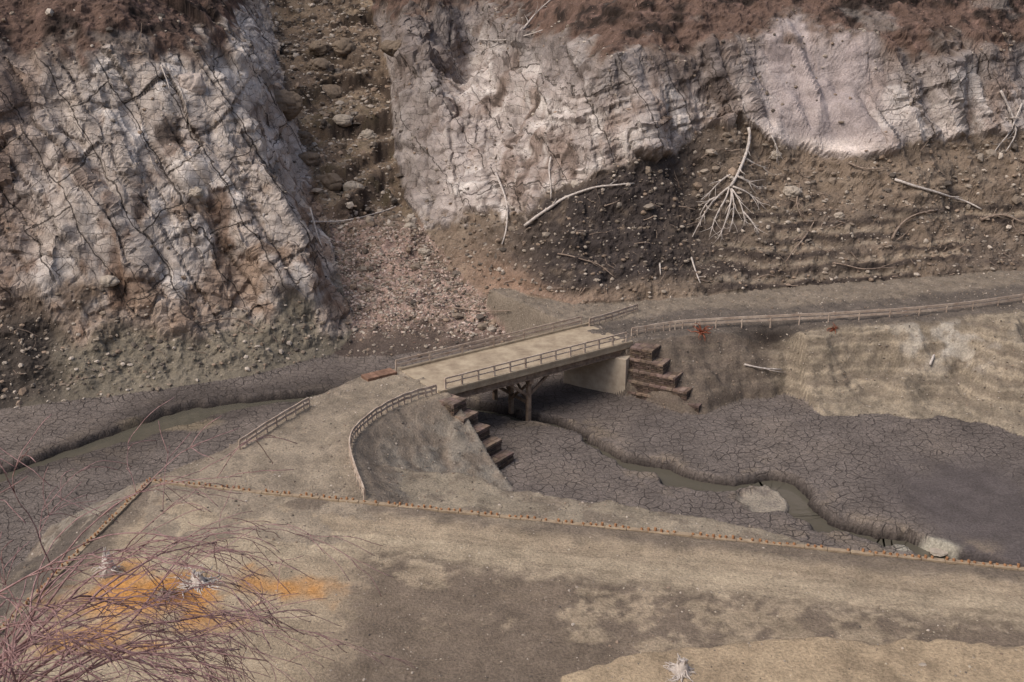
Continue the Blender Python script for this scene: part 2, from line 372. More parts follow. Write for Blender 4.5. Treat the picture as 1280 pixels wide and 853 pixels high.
# ---------------------------------------------------------------- mesh out
def mk(name,co,quads,mat,colr=None,mask=None,smooth=True,nv=4):
    me=bpy.data.meshes.new(name); n=len(co); nfc=len(quads)
    me.vertices.add(n); me.vertices.foreach_set('co',np.ascontiguousarray(co,dtype=np.float32).ravel())
    me.loops.add(nfc*nv); me.loops.foreach_set('vertex_index',np.ascontiguousarray(quads,dtype=np.int32).ravel())
    me.polygons.add(nfc); me.polygons.foreach_set('loop_start',np.arange(nfc,dtype=np.int32)*nv)
    me.polygons.foreach_set('use_smooth',np.full(nfc,smooth))
    me.update(calc_edges=True); me.validate()
    for nm_,dat in (('Col',colr),('Mask',mask)):
        if dat is not None:
            at=me.attributes.new(nm_,'FLOAT_COLOR','POINT')
            d4=np.ones((n,4),np.float32); d4[:,:3]=dat; at.data.foreach_set('color',d4.ravel())
    ob=bpy.data.objects.new(name,me); sc.collection.objects.link(ob)
    if mat: me.materials.append(mat)
    return ob
# ---------------------------------------------------------------- materials
def newmat(name):
    m=bpy.data.materials.new(name); m.use_nodes=True; nt=m.node_tree; nt.nodes.clear()
    o=nt.nodes.new('ShaderNodeOutputMaterial'); b=nt.nodes.new('ShaderNodeBsdfPrincipled')
    nt.links.new(b.outputs[0],o.inputs[0]); b.inputs['Roughness'].default_value=.9
    b.inputs['Specular IOR Level'].default_value=.2
    return m,nt,b
class NT:
    def __init__(s,nt): s.nt=nt
    def n(s,t,**k):
        x=s.nt.nodes.new(t)
        for a_,b_ in k.items(): setattr(x,a_,b_)
        return x
    def l(s,a_,b_): s.nt.links.new(a_,b_)
    def val(s,inp,v):
        if isinstance(v,(int,float)): inp.default_value=v
        elif isinstance(v,(tuple,list)): inp.default_value=v
        else: s.l(v,inp)
    def math(s,op,a_,b_=0.0,c=None):
        x=s.n('ShaderNodeMath',operation=op); s.val(x.inputs[0],a_); s.val(x.inputs[1],b_)
        if c is not None: s.val(x.inputs[2],c)
        return x.outputs[0]
    def mr(s,v,a0,a1,b0,b1):
        x=s.n('ShaderNodeMapRange'); s.val(x.inputs[0],v)
        for i,k in enumerate((a0,a1,b0,b1)): x.inputs[i+1].default_value=k
        return x.outputs[0]
    def noise(s,vec,sc_,det=5,rough=.55):
        x=s.n('ShaderNodeTexNoise'); s.l(vec,x.inputs['Vector']); x.inputs['Scale'].default_value=sc_
        x.inputs['Detail'].default_value=det; x.inputs['Roughness'].default_value=rough
        return x
    def mixc(s,f,a_,b_,bt='MIX'):
        x=s.n('ShaderNodeMix',data_type='RGBA',blend_type=bt)
        s.val(x.inputs[0],f); s.val(x.inputs[6],a_); s.val(x.inputs[7],b_)
        return x.outputs[2]
    def scale(s,c,f):
        x=s.n('ShaderNodeVectorMath',operation='SCALE'); s.val(x.inputs[0],c); s.val(x.inputs['Scale'],f)
        return x.outputs[0]
def terrain_mat(kind,angs=()):
    m,nt,b=newmat(kind+'_surface'); t=NT(nt)
    tc=t.n('ShaderNodeTexCoord').outputs['Object']
    ca=t.n('ShaderNodeAttribute',attribute_name='Col').outputs['Color']
    ma=t.n('ShaderNodeAttribute',attribute_name='Mask').outputs['Color']
    sp=t.n('ShaderNodeSeparateColor'); t.l(ma,sp.inputs[0]); mud_,rock_,grv=sp.outputs
    n2=t.noise(tc,8,3,.7).outputs[0]
    k=t.mr(n2,.25,.75,.60,1.40) if not angs else t.mr(n2,.25,.75,.70,1.30)
    c=t.scale(ca,k); h=n2
    def vor(vec,scale,dim='3D'):
        v=t.n('ShaderNodeTexVoronoi',feature='DISTANCE_TO_EDGE',voronoi_dimensions=dim); t.l(vec,v.inputs['Vector']); v.inputs['Scale'].default_value=scale; return v.outputs['Distance']
    if kind=='mud' or angs:
        dist=t.noise(tc,1.0 if not angs else .45,1 if not angs else 4,.5)
        off=t.n('ShaderNodeVectorMath',operation='MULTIPLY_ADD'); t.l(dist.outputs['Color'],off.inputs[0]); a_=.8 if not angs else 1.6; off.inputs[1].default_value=(a_,a_,a_); t.l(tc,off.inputs[2]); off=off.outputs[0]
    if kind=='mud':
        w=t.mr(dist.outputs[0],.3,.7,.012,.080)
        crk=t.mr(t.math('DIVIDE',vor(off,1.75,'2D'),w),.35,1,0,1)
        crk2=t.mr(vor(off,4.4,'2D'),.0,.06,.6,1)
        mc=t.math('MULTIPLY',t.math('SUBTRACT',1,t.math('MULTIPLY',crk,crk2)),mud_)
        c=t.mixc(t.math('MULTIPLY',mc,.70),c,(.036,.030,.028,1)); h=t.math('MULTIPLY_ADD',mc,-1.0,h)
    if angs:
        sx=t.n('ShaderNodeSeparateXYZ'); t.l(off,sx.inputs[0])
        u=t.math('MULTIPLY_ADD',sx.outputs[1],.3,sx.outputs[0])
        cb=t.n('ShaderNodeCombineXYZ'); t.l(u,cb.inputs[0]); t.l(sx.outputs[2],cb.inputs[1])
        fade=[t.mr(dist.outputs[0],.38,.55,0,1),t.mr(dist.outputs[0],.42,.60,1,.15),1.0]
        tot=None
        for i,(deg,bw_,rh,mo,st_) in enumerate(angs):
            mp=t.n('ShaderNodeMapping'); t.l(cb.outputs[0],mp.inputs[0]); mp.inputs['Rotation'].default_value=(0,0,math.radians(deg)); mp.inputs['Location'].default_value=(i*3.3,i*1.7,0)
            bk=t.n('ShaderNodeTexBrick'); t.l(mp.outputs[0],bk.inputs['Vector']); bk.inputs['Scale'].default_value=1.0
            bk.inputs['Brick Width'].default_value=bw_; bk.inputs['Row Height'].default_value=rh; bk.inputs['Mortar Size'].default_value=mo; bk.inputs['Mortar Smooth'].default_value=.6
            bk.offset=.37; bk.offset_frequency=2; bk.squash=.6; bk.squash_frequency=3
            f_=t.math('MULTIPLY',bk.outputs['Fac'],st_); f_=t.math('MULTIPLY',f_,fade[i])
            tot=f_ if tot is None else t.math('MAXIMUM',tot,f_)
        tot=t.math('MULTIPLY',tot,rock_)
        c=t.mixc(tot,c,(.050,.040,.034,1)); h=t.math('MULTIPLY_ADD',tot,-1.0,h)
    t.l(c,b.inputs['Base Color'])
    bp=t.n('ShaderNodeBump'); bp.inputs['Distance'].default_value=.12; bp.inputs['Strength'].default_value=.8 if not angs else .6
    t.l(h,bp.inputs['Height']); t.l(bp.outputs[0],b.inputs['Normal'])
    b.inputs['Roughness'].default_value=.95; b.inputs['Specular IOR Level'].default_value=.1
    return m
T_mud,T_soil=terrain_mat('mud'),terrain_mat('soil')
T_rockL=terrain_mat('left_rock',[(8,1.7,.62,.028,.7),(60,2.6,1.1,.035,.8),(62,9,3.4,.07,.9)])
T_rockR=terrain_mat('right_rock',[(-10,2.6,.50,.026,.7),(74,2.8,1.5,.028,.65),(72,9,3.8,.06,.85)])
def simple(name,c1,c2,scale=4,rough=.85,bump=.4,bd=.02,attr=False):
    m,nt,b=newmat(name); t=NT(nt); tc=t.n('ShaderNodeTexCoord').outputs['Object']
    n1=t.noise(tc,scale,5,.7)
    f=t.mr(n1.outputs[0],.35,.65,0,1)
    c=t.mixc(f,tuple(c1)+(1,),tuple(c2)+(1,))
    if attr:
        ca=t.n('ShaderNodeAttribute',attribute_name='Col').outputs['Color']; c=t.mixc(1.0,c,ca,'MULTIPLY')
    t.l(c,b.inputs['Base Color']); b.inputs['Roughness'].default_value=rough
    if bump:
        bp=t.n('ShaderNodeBump'); bp.inputs['Distance'].default_value=bd; bp.inputs['Strength'].default_value=bump
        t.l(f,bp.inputs['Height']); t.l(bp.outputs[0],b.inputs['Normal'])
    return m
M_deck=simple('dusty_deck',C(136,121,103),C(172,157,135),1.0)
M_conc=simple('dusty_concrete',C(150,137,122),C(176,163,146),1.5)
M_steel=simple('mud_coated_steel',C(98,82,71),C(146,127,110),2.5)
M_rail=simple('mud_coated_rail',C(146,127,113),C(192,176,160),2.0)
M_brick=simple('dark_brick',C(74,63,56),C(104,90,80),3,attr=True)
M_rust=simple('rusty_metal',C(126,88,62),C(172,130,94),6)
M_kerb=simple('dusty_kerb',C(128,111,93),C(160,143,120),3)
M_wood=simple('bleached_deadwood',C(150,139,131),C(200,191,183),5,bump=0)
M_wood2=simple('brown_deadwood',C(110,93,82),C(152,136,122),5,bump=0)
M_red=simple('red_roots',C(110,62,46),C(154,94,72),5,bump=0)
M_twig=simple('twig_bark',C(112,82,80),C(172,140,136),5,bump=0)
M_brush=simple('dry_brush_bark',C(64,53,47),C(118,101,91),1,bump=0)
M_stone=simple('stone',(.75,.75,.75),(1.1,1.1,1.1),5,attr=True)
idx=np.arange(NX*NY).reshape(NX,NY)
F=np.stack([idx[:-1,:-1],idx[1:,:-1],idx[1:,1:],idx[:-1,1:]],-1).reshape(-1,4)
fl_=lab[:-1,:-1].reshape(-1)
CO=np.stack([PX,PY,PZ],-1).reshape(-1,3); COLR=col.reshape(-1,3)
MSK=np.stack([mud,rock*(1-.85*slab),grav],-1).reshape(-1,3)
def sub(name,labels,smooth,mat):
    f=F[np.isin(fl_,labels)]; u,inv=np.unique(f,return_inverse=True)
    return mk(name,CO[u],inv.reshape(-1,4),mat,COLR[u],MSK[u],smooth)
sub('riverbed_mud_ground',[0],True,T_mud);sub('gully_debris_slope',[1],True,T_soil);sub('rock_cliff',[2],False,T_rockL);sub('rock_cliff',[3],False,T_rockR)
sub('approach_road_embankment',[4],True,T_soil);sub('hillside_road_embankment',[5],True,T_soil);sub('foreground_terrace_ground',[6],True,T_soil);sub('terrace_side_slope',[7],True,T_soil);sub('sediment_bank',[8],True,T_soil)
bpy.context.view_layer.update(); dg=bpy.context.evaluated_depsgraph_get()
def cast(o,d):
    r=sc.ray_cast(dg,Vector(o),Vector(d).normalized()); return (r[1],r[2]) if r[0] else (None,None)
def surf(a,b,lift=0.0):
    "position on the modelled ground surface of a surveyed feature"
    h,n=cast((0,0,CAMZ),sdir(a,b))
    if h is None: return None
    return h+n*lift
def drop(x,y):
    h,n=cast((x,y,200),(0,0,-1)); return h.z if h else 0
# ---------------------------------------------------------------- stones
t_=(1+5**.5)/2
ICO=np.array([(-1,t_,0),(1,t_,0),(-1,-t_,0),(1,-t_,0),(0,-1,t_),(0,1,t_),(0,-1,-t_),(0,1,-t_),(t_,0,-1),(t_,0,1),(-t_,0,-1),(-t_,0,1)])/1.9
ICF=np.array([(0,11,5),(0,5,1),(0,1,7),(0,7,10),(0,10,11),(1,5,9),(5,11,4),(11,10,2),(10,7,6),(7,1,8),(3,9,4),(3,4,2),(3,2,6),(3,6,8),(3,8,9),(4,9,5),(2,4,11),(6,2,10),(8,6,7),(9,8,1)])
def scatter(name,prob,N,smin_,smax_,pw,cols,mat=M_stone,flat=.75):
    w=(prob*((X>-42)&(X<44)&(Y>33)&(Y<150))).ravel().astype(float)
    cell=(np.gradient(xs)[:,None]*np.gradient(ys)[None,:]).ravel(); w=np.maximum(w*cell,0); w/=w.sum()
    ii=rng.choice(len(w),N,p=w); pos=CO[ii]+rng.normal(0,.05,(N,3))*[1,1,0]
    s_=smin_+(smax_-smin_)*rng.random(N)**pw
    th=rng.random(N)*6.28; sq=rng.uniform(.6,1.3,(N,1,3))*[1,1,flat]
    v=ICO[None]*sq*(1+rng.normal(0,.13,(N,12,1)))*s_[:,None,None]*.5
    c_,s2=np.cos(th)[:,None],np.sin(th)[:,None]
    vx=v[...,0]*c_-v[...,1]*s2; vy=v[...,0]*s2+v[...,1]*c_
    v=np.stack([vx,vy,v[...,2]],-1)+pos[:,None,:]
    f=(ICF[None]+12*np.arange(N)[:,None,None]).reshape(-1,3)
    cc=np.array(cols)[rng.integers(0,len(cols),N)]*rng.uniform(.7,1.15,(N,1))
    mk(name,v.reshape(-1,3),f,mat,np.repeat(cc,12,0),None,False,3)
dirt=(isL+isR)*(1-rock)*(1-up)+isG*.6
gcols=[C(150,138,125),C(128,115,102),C(176,164,151),C(102,93,85),C(140,122,106)]
scatter('loose_stones',dirt+.12*rock,11000,.08,.45,3,gcols)
scatter('rock_debris',isR*(1-rock)*np.exp(-((H-zrR+1.5)/2)**2)+fan*.5+isL*(1-rock)*.3+isG*(Y>97)*1.5,1400,.25,1.0,3,gcols)
scatter('gravel',isB*1.0+isA*.7+isK*.7+isTl*.8+dark*.15+isG*.3,13000,.04,.17,3,gcols)
scatter('terrace_pebbles',isT*1.0*(Y>34),3000,.03,.11,3,gcols+[C(180,168,150)])
scatter('fan_rubble',fan,6500,.08,.34,2.5,gcols+[C(176,156,144),C(192,174,163)])
scatter('leaf_litter',fan+up*.15,10000,.05,.14,1.5,[C(178,144,131),C(150,116,102),C(192,160,147),C(120,98,86)],flat=.3)
import bmesh
def boulder(a,b,r,c,fl=.8,z=None):
    p=surf(a,b)
    if p is None: return
    bm=bmesh.new(); bmesh.ops.create_icosphere(bm,subdivisions=4,radius=1)
    co=np.array([v.co[:] for v in bm.verts]); o=rng.random(3)*50
    A,B,I=worley(co[:,0]*1.1+o[0],co[:,1]*1.1+o[1],co[:,2]*1.1+o[2])
    k=1+.25*fbm(co[:,0]*.9+o[0],co[:,1]*.9,co[:,2]*.9,3)+.25*(I-.5)-.08*(1-sst(0,.2,B-A))
    co=co*k[:,None]*r*[1.15,.9,fl]
    for v,q_ in zip(bm.verts,co): v.co=q_
    me=bpy.data.meshes.new('boulder'); bm.to_mesh(me); bm.free()
    at=me.attributes.new('Col','FLOAT_COLOR','POINT'); d4=np.ones((len(co),4),np.float32); d4[:,:3]=c; at.data.foreach_set('color',d4.ravel())
    me.materials.append(M_stone); ob=bpy.data.objects.new('boulder',me); ob.location=p; sc.collection.objects.link(ob)
bc=C(118,104,90)
for a,b,r in [(348,130,1.8),(398,86,1.5),(410,118,1.4),(385,200,1.0),(412,232,1.3),(440,236,.8),(460,170,.9),(430,60,1.3),(400,60,1.1),(375,175,1.1),(430,150,.9),(246,240,.5),(137,352,.6),(495,60,1.2),(970,195,.5),(990,240,.6),(1050,270,.4),(512,285,.5),(530,315,.45),(1153,831,.13),(1175,690,.5)]:
    boulder(a,b,r,bc if r>.9 else C(160,149,136),.8 if b<600 else .3)
boulder(238,105,.9,C(172,159,150),1.0)
# ---------------------------------------------------------------- tubes / boxes
class Geo:
    def __init__(s): s.v=[];s.f=[];s.c=[]
    def tube(s,pts,rad,n=6):
        pts=[Vector(p) for p in pts]; m=len(pts); base=len(s.v)
        for i,p in enumerate(pts):
            d=(pts[min(i+1,m-1)]-pts[max(i-1,0)]); d=d.normalized() if d.length>1e-6 else Vector((0,0,1))
            u=d.cross(Vector((0.13,.2,1))); u=u.normalized() if u.length>1e-4 else Vector((1,0,0)); w=d.cross(u)
            for k in range(n):
                a_=2*math.pi*k/n; s.v.append(p+(u*math.cos(a_)+w*math.sin(a_))*rad[i])
        for i in range(m-1):
            for k in range(n):
                a_=base+i*n+k; b_=base+i*n+(k+1)%n; s.f.append((a_,b_,b_+n,a_+n))
        s.f.append(tuple(base+k for k in range(n))[::-1]); s.f.append(tuple(base+(m-1)*n+k for k in range(n)))
    def box(s,c,ax,ay,az,hx,hy,hz,colr=None):
        base=len(s.v); c=Vector(c);ax=Vector(ax);ay=Vector(ay);az=Vector(az)
        for i in (-1,1):
            for j in (-1,1):
                for k in (-1,1): s.v.append(c+ax*hx*i+ay*hy*j+az*hz*k)
        for q_ in [(0,1,3,2),(4,6,7,5),(0,4,5,1),(2,3,7,6),(0,2,6,4),(1,5,7,3)]: s.f.append(tuple(base+i for i in q_))
        if colr is not None: s.c+=[colr]*8
    def prism(s,pl,z0,z1):
        n=len(pl); b_=len(s.v)
        for z in (z0,z1):
            for p in pl: s.v.append(Vector((p[0],p[1],z)))
        for i in range(n): s.f.append((b_+i,b_+(i+1)%n,b_+n+(i+1)%n,b_+n+i))
        s.f.append(tuple(b_+i for i in range(n))[::-1]); s.f.append(tuple(b_+n+i for i in range(n)))
    def beam(s,a_,b_,w,h):
        a_=Vector(a_);b_=Vector(b_); d=b_-a_; L=d.length; d.normalize()
        up_=Vector((0,0,1)) if abs(d.z)<.95 else Vector((E[0],E[1],0))
        sd_=d.cross(up_).normalized(); u2=sd_.cross(d)
        s.box((a_+b_)/2,d,sd_,u2,L/2,w/2,h/2)
    def build(s,name,mat,parent=None,smooth=False,bevel=0):
        me=bpy.data.meshes.new(name); me.from_pydata([tuple(v) for v in s.v],[],s.f)
        if s.c:
            at=me.attributes.new('Col','FLOAT_COLOR','POINT'); d4=np.ones((len(s.v),4),np.float32); d4[:,:3]=np.array(s.c); at.data.foreach_set('color',d4.ravel())
        me.materials.append(mat); me.update()
        if smooth:
            me.polygons.foreach_set('use_smooth',[True]*len(me.polygons))
        ob=bpy.data.objects.new(name,me); sc.collection.objects.link(ob)
        if bevel:
            m_=ob.modifiers.new('b','BEVEL'); m_.width=bevel; m_.segments=2
        if parent: ob.parent=parent
        return ob
def empty(name):
    o=bpy.data.objects.new(name,None); sc.collection.objects.link(o); return o
UP=Vector((0,0,1)); Ev=Vector((E[0],E[1],0)); Qv=Vector((Q[0],Q[1],0))
def BP(a,q_,z): return Vector((NL[0]+E[0]*a+Q[0]*q_,NL[1]+E[1]*a+Q[1]*q_,z))
# ---------------------------------------------------------------- bridge
br=empty('road_bridge')
g_=Geo(); g_.box(BP(BL/2,BW/2,ZB-.14),Ev,Qv,UP,BL/2+.5,BW/2,.16); g_.build('deck',M_deck,br,bevel=.02)
g_=Geo()
for q_ in (.09,BW-.09): g_.box(BP(BL/2,q_,ZB+.09),Ev,Qv,UP,BL/2+.5,.11,.075)
g_.build('kerbs',M_deck,br,bevel=.02)
g_=Geo()
for q_ in (.22,1.7,3.1,BW-.22):
    g_.box(BP(BL/2,q_,ZB-.52),Ev,Qv,UP,BL/2+.1,.025,.2)
    g_.box(BP(BL/2,q_,ZB-.33),Ev,Qv,UP,BL/2+.1,.13,.02); g_.box(BP(BL/2,q_,ZB-.73),Ev,Qv,UP,BL/2+.1,.13,.02)
for i in range(6): g_.box(BP(1.5+i*(BL-3)/5,BW/2,ZB-.5),Ev,Qv,UP,.04,BW/2-.3,.12)
g_.build('girders',M_steel,br)
def railing(g_,pts,h,step,pw=.05,rails=((1.0,.09,.07),(.55,.07,.05))):
    for i in range(len(pts)-1):
        a_=Vector(pts[i]);b_=Vector(pts[i+1]); L=(b_-a_).length; n=max(1,round(L/step))
        for k in range(n+(1 if i==len(pts)-2 else 0)):
            p=a_.lerp(b_,k/n); g_.beam(p-UP*.3,p+UP*(h+.01),pw*2,pw*2)
        for f,rh,rw in rails: g_.beam(a_+UP*h*f,b_+UP*h*f,rw,rh)
g_=Geo(); railing(g_,[BP(.0+i*(BL)/3,.1,ZB+.12) for i in range(4)],.72,1.15); g_.build('near_railing',M_rail,br)
g_=Geo(); railing(g_,[BP(-.8+i*(BL+.6)/3,BW-.1,ZB+.12) for i in range(4)],.6,2.2,.04,((1.0,.13,.05),(.5,.13,.05))); g_.build('far_railing',M_rail,br)
g_=Geo(); ap=6.5
gz=-.4
g_.beam(BP(ap,.1,ZB-.9),BP(ap,BW-.2,ZB-.9),.3,.3)
for q_ in (.45,2.4,4.3):
    g_.beam(BP(ap,q_,gz),BP(ap,q_,ZB-1.05),.27,.27)
g_.beam(BP(ap+.17,.45,.6),BP(ap+.17,2.4,ZB-1.2),.12,.16); g_.beam(BP(ap-.17,2.4,.6),BP(ap-.17,.45,ZB-1.2),.12,.16)
g_.beam(BP(ap+.17,2.4,.6),BP(ap+.17,4.3,ZB-1.2),.12,.16); g_.beam(BP(ap-.17,4.3,.6),BP(ap-.17,2.4,ZB-1.2),.12,.16)
g_.beam(BP(ap,.3,1.0),BP(ap,4.5,1.0),.14,.2)
g_.beam(BP(ap+.1,.45,ZB-1.9),BP(ap+1.7,.45,ZB-.75),.16,.18); g_.beam(BP(ap-.1,.45,ZB-1.9),BP(ap-1.7,.45,ZB-.75),.16,.18)
g_.beam(BP(ap+.1,4.3,ZB-1.9),BP(ap+1.7,4.3,ZB-.75),.16,.18); g_.beam(BP(ap-.1,4.3,ZB-1.9),BP(ap-1.7,4.3,ZB-.75),.16,.18)
g_.build('trestle_pier',M_steel,br,bevel=.015)
pA=S(781,497); pB=S(704,479); b1=BP(BL+.4,BW,0); b2=BP(BL+.4,-.1,0)
g_=Geo(); g_.prism([pA,(b2.x,b2.y),(b1.x,b1.y),pB],-.3,ZB-.77); g_.box(BP(.15,BW/2,1.3),Ev,Qv,UP,.4,BW/2+.05,1.42); g_.box(BP(BL+.15,BW/2,ZB-.55),Ev,Qv,UP,.2,BW/2,.21)
g_.build('concrete_abutments',M_conc,br,bevel=.03)
def wing(P0,P1,slabs,thick,back,zt=ZB-.1):
    g_=Geo(); P0=Vector(P0);P1=Vector(P1); d=(P1-P0); L=d.length; d.normalize(); nrm=Vector((-d.y,d.x,0))*back
    hs=(zt+.25)/slabs; ch=hs/5
    for k in range(slabs):
        z0=-.25+k*hs
        Lk=L*(.30+.70*(slabs-1-k)/(slabs-1)) if slabs>1 else L
        fo=-.16*(slabs-1-k)
        for c_ in range(5):
            z=z0+ch*(c_+.5); ins=.0 if c_<4 else -.05
            bl=.42; o_=(c_%2)*bl/2; nb=int(Lk/bl)+1
            for i in range(nb+1):
                x0=max(0,i*bl-o_); x1=min(Lk,(i+1)*bl-o_)
                if x1-x0<.06: continue
                nd=3
                for j in range(nd):
                    y0=fo+ins+j*(thick-fo)/nd; y1=fo+ins+(j+1)*(thick-fo)/nd-.015
                    cen=P0+d*((x0+x1)/2+random.uniform(-.012,.012))+nrm*((y0+y1)/2+random.uniform(-.03,.03))+UP*z
                    v=random.uniform(.55,1.3); top=(c_==4)
                    cc=(v*1.0,v*random.uniform(.93,1.02),v*random.uniform(.9,1.05))
                    if top: cc=tuple(x*1.7 for x in cc)
                    g_.box(cen,d,nrm,UP,(x1-x0)/2-.012,(y1-y0)/2,ch/2-(.02 if c_<4 else .004),cc)
    return g_
a0=BP(BL+.05,-.25,0); wing((a0.x,a0.y,0),S(878,512)+(0,),5,1.5,1).build('stepped_brick_wall',M_brick)
a1=BP(.1,-.15,0); wing((a1.x,a1.y,0),S(634,580)+(0,),5,1.2,-1).build('stepped_brick_wall',M_brick)
pb=S(474,470,ZB); g_=Geo()
for i in range(5):
    for c_ in range(3):
        v=random.uniform(1.2,2.2); g_.box(Vector((pb[0],pb[1],ZB-.15+c_*.13))+Ev*(i-2)*.42,Ev,Qv,UP,.2,.45,.06,(v,v*.8,v*.7))
g_.build('brick_block',M_brick)
def dense(pts,n=4):
    out=[]
    P=[Vector(p) for p in pts]
    for i in range(len(P)-1):
        p0=P[max(i-1,0)];p1=P[i];p2=P[i+1];p3=P[min(i+2,len(P)-1)]
        for k in range(n):
            t=k/n; out.append(.5*((2*p1)+(p2-p0)*t+(2*p0-5*p1+4*p2-p3)*t*t+(3*p1-p0-3*p2+p3)*t**3))
    out.append(P[-1]); return out
def guard(px,h=.55,step=2.0,n=4):
    pts=[]
    for a,b,z in px:
        x,y=S(a,b,z+h); pts.append((x,y,z))
    g_=Geo(); railing(g_,[p+UP*random.uniform(-.03,.03) for p in dense(pts,n)],h,step,.04,((1.0,.16,.06),(.5,.14,.05))); return g_.build('guardrail',M_rail)
guard([(790,411,ZB),(830,405,3.6),(870,400,3.8),(1000,394,4.1),(1150,385,4.5),(1280,369,4.85),(1400,352,5.2)])
guard([(737,399,ZB),(765,391,ZB),(797,381,ZB)])
guard([(545,482,ZB),(505,494,ZB),(470,512,ZB),(446,532,ZB),(437,550,ZB),(441,575,ZB),(455,612,ZB)],n=5,step=1.3)
guard([(386,498,ZB),(345,522,ZB),(299,551,ZB)])
def kerb(a_,b_):
    a_=Vector(a_+(ZB,));b_=Vector(b_+(ZB,)); g_=Geo(); d=(b_-a_); L=d.length; n=int(L/1.0); dn=d.normalized(); sdv=dn.cross(UP)
    for i in range(n):
        c_=a_+d*((i+.5)/n)+UP*random.uniform(-.02,.015)+sdv*random.uniform(-.02,.02)
        g_.box(c_-UP*.03,dn,sdv,UP,L/n/2-.012,.13,.12)
    g_.build('kerb',M_kerb,None,bevel=.02)
    g_=Geo(); n=int(L/.30)
    for i in range(n+1):
        if random.random()<.12: continue
        p=a_+d*(i/n)+Vector((random.uniform(-.04,.04),random.uniform(-.04,.04),0))
        g_.beam(p+UP*.0,p+UP*(.20+random.uniform(-.06,.05))+sdv*random.uniform(-.04,.04),.11,.07)
    g_.build('low_rusty_edging',M_rust)
kerb(c0,(c1[0]+(c1[0]-c0[0])*.4,c1[1]+(c1[1]-c0[1])*.4)); kerb(c0,(c2[0]+(c2[0]-c0[0])*.5,c2[1]+(c2[1]-c0[1])*.5))
# ---------------------------------------------------------------- water
mw,nt,b=newmat('muddy_water'); b.inputs['Base Color'].default_value=tuple(C(84,80,70))+(1,); b.inputs['Roughness'].default_value=.05; b.inputs['Specular IOR Level'].default_value=1.0
t=NT(nt); tc=t.n('ShaderNodeTexCoord').outputs['Object']; nz=t.noise(tc,3,2); bp=t.n('ShaderNodeBump'); bp.inputs['Distance'].default_value=.01; t.l(nz.outputs[0],bp.inputs['Height']); t.l(bp.outputs[0],b.inputs['Normal'])
for st_,zz_ in ((stream_r,-.66),(stream_l,-.44)):
    P=dense([p+(zz_,) for p in st_],3); vs=[];fs=[]
    for i,p in enumerate(P):
        d=(P[min(i+1,len(P)-1)]-P[max(i-1,0)]).normalized(); sv=Vector((-d.y,d.x,0)); vs+=[p-sv*1.8,p+sv*1.8]
    for i in range(len(P)-1): fs.append((2*i,2*i+2,2*i+3,2*i+1))
    g_=Geo(); g_.v=vs; g_.f=fs; g_.build('stream_water',mw)
# ---------------------------------------------------------------- dead wood
def lie(g_,poly,r0,r1,lift=.15,side=0,n=5,depth=0):
    pp=[]
    for i in range(len(poly)-1):
        (a,b),(c_,d)=poly[i],poly[i+1]; k=max(2,int(math.hypot(c_-a,d-b)/7))
        for j in range(k): pp.append((a+(c_-a)*j/k,b+(d-b)*j/k))
    pp.append(poly[-1]); P=[]
    for a,b in pp:
        q_=surf(a+random.uniform(-1.2,1.2),b+random.uniform(-1,1),lift)
        if q_ is not None: P.append(q_)
    if len(P)<3: return
    for _ in range(3): P=[P[0]]+[(P[i-1]+P[i]*2+P[i+1])/4+Vector((0,-.012,.006)) for i in range(1,len(P)-1)]+[P[-1]]
    m=len(P); g_.tube(P,[r0+(r1-r0)*i/(m-1) for i in range(m)],n)
    for s_ in range(side):
        i=random.randint(m//4,m-2); p=P[i]; d=(P[i+1]-P[i]).normalized()
        d=(d+Vector((random.uniform(-1,1),random.uniform(-.6,.1),random.uniform(-.8,.6)))*.9).normalized()
        L=random.uniform(.6,1.8); Q2=[p]
        for j in range(5):
            d=(d+Vector((random.gauss(0,.2),random.gauss(0,.2),random.gauss(0,.2)))).normalized(); Q2.append(Q2[-1]+d*L/5)
        rr_=(r0+(r1-r0)*i/(m-1))*.6; g_.tube(Q2,[rr_*(1-j/6) for j in range(6)],4)
g_=Geo()
lie(g_,[(941,158),(932,190),(922,215),(915,236)],.15,.13,.3,3)
for poly in [[(915,236),(900,245),(885,262),(872,285),(865,300)],[(915,236),(905,255),(893,275),(888,298)],[(915,236),(912,262),(905,280),(898,300)],[(915,236),(925,250),(930,268),(934,285)],[(915,236),(930,240),(945,252),(958,262)],[(920,222),(935,228),(950,240)],[(922,215),(905,222),(890,240),(878,252)],[(915,240),(918,262),(912,290)],[(900,246),(885,250),(873,270)],[(930,268),(940,278),(945,292)],[(928,200),(945,210),(960,214)]]:
    lie(g_,poly,.09,.03,.25,6)
g_.build('dead_tree_roots',M_wood,smooth=True)
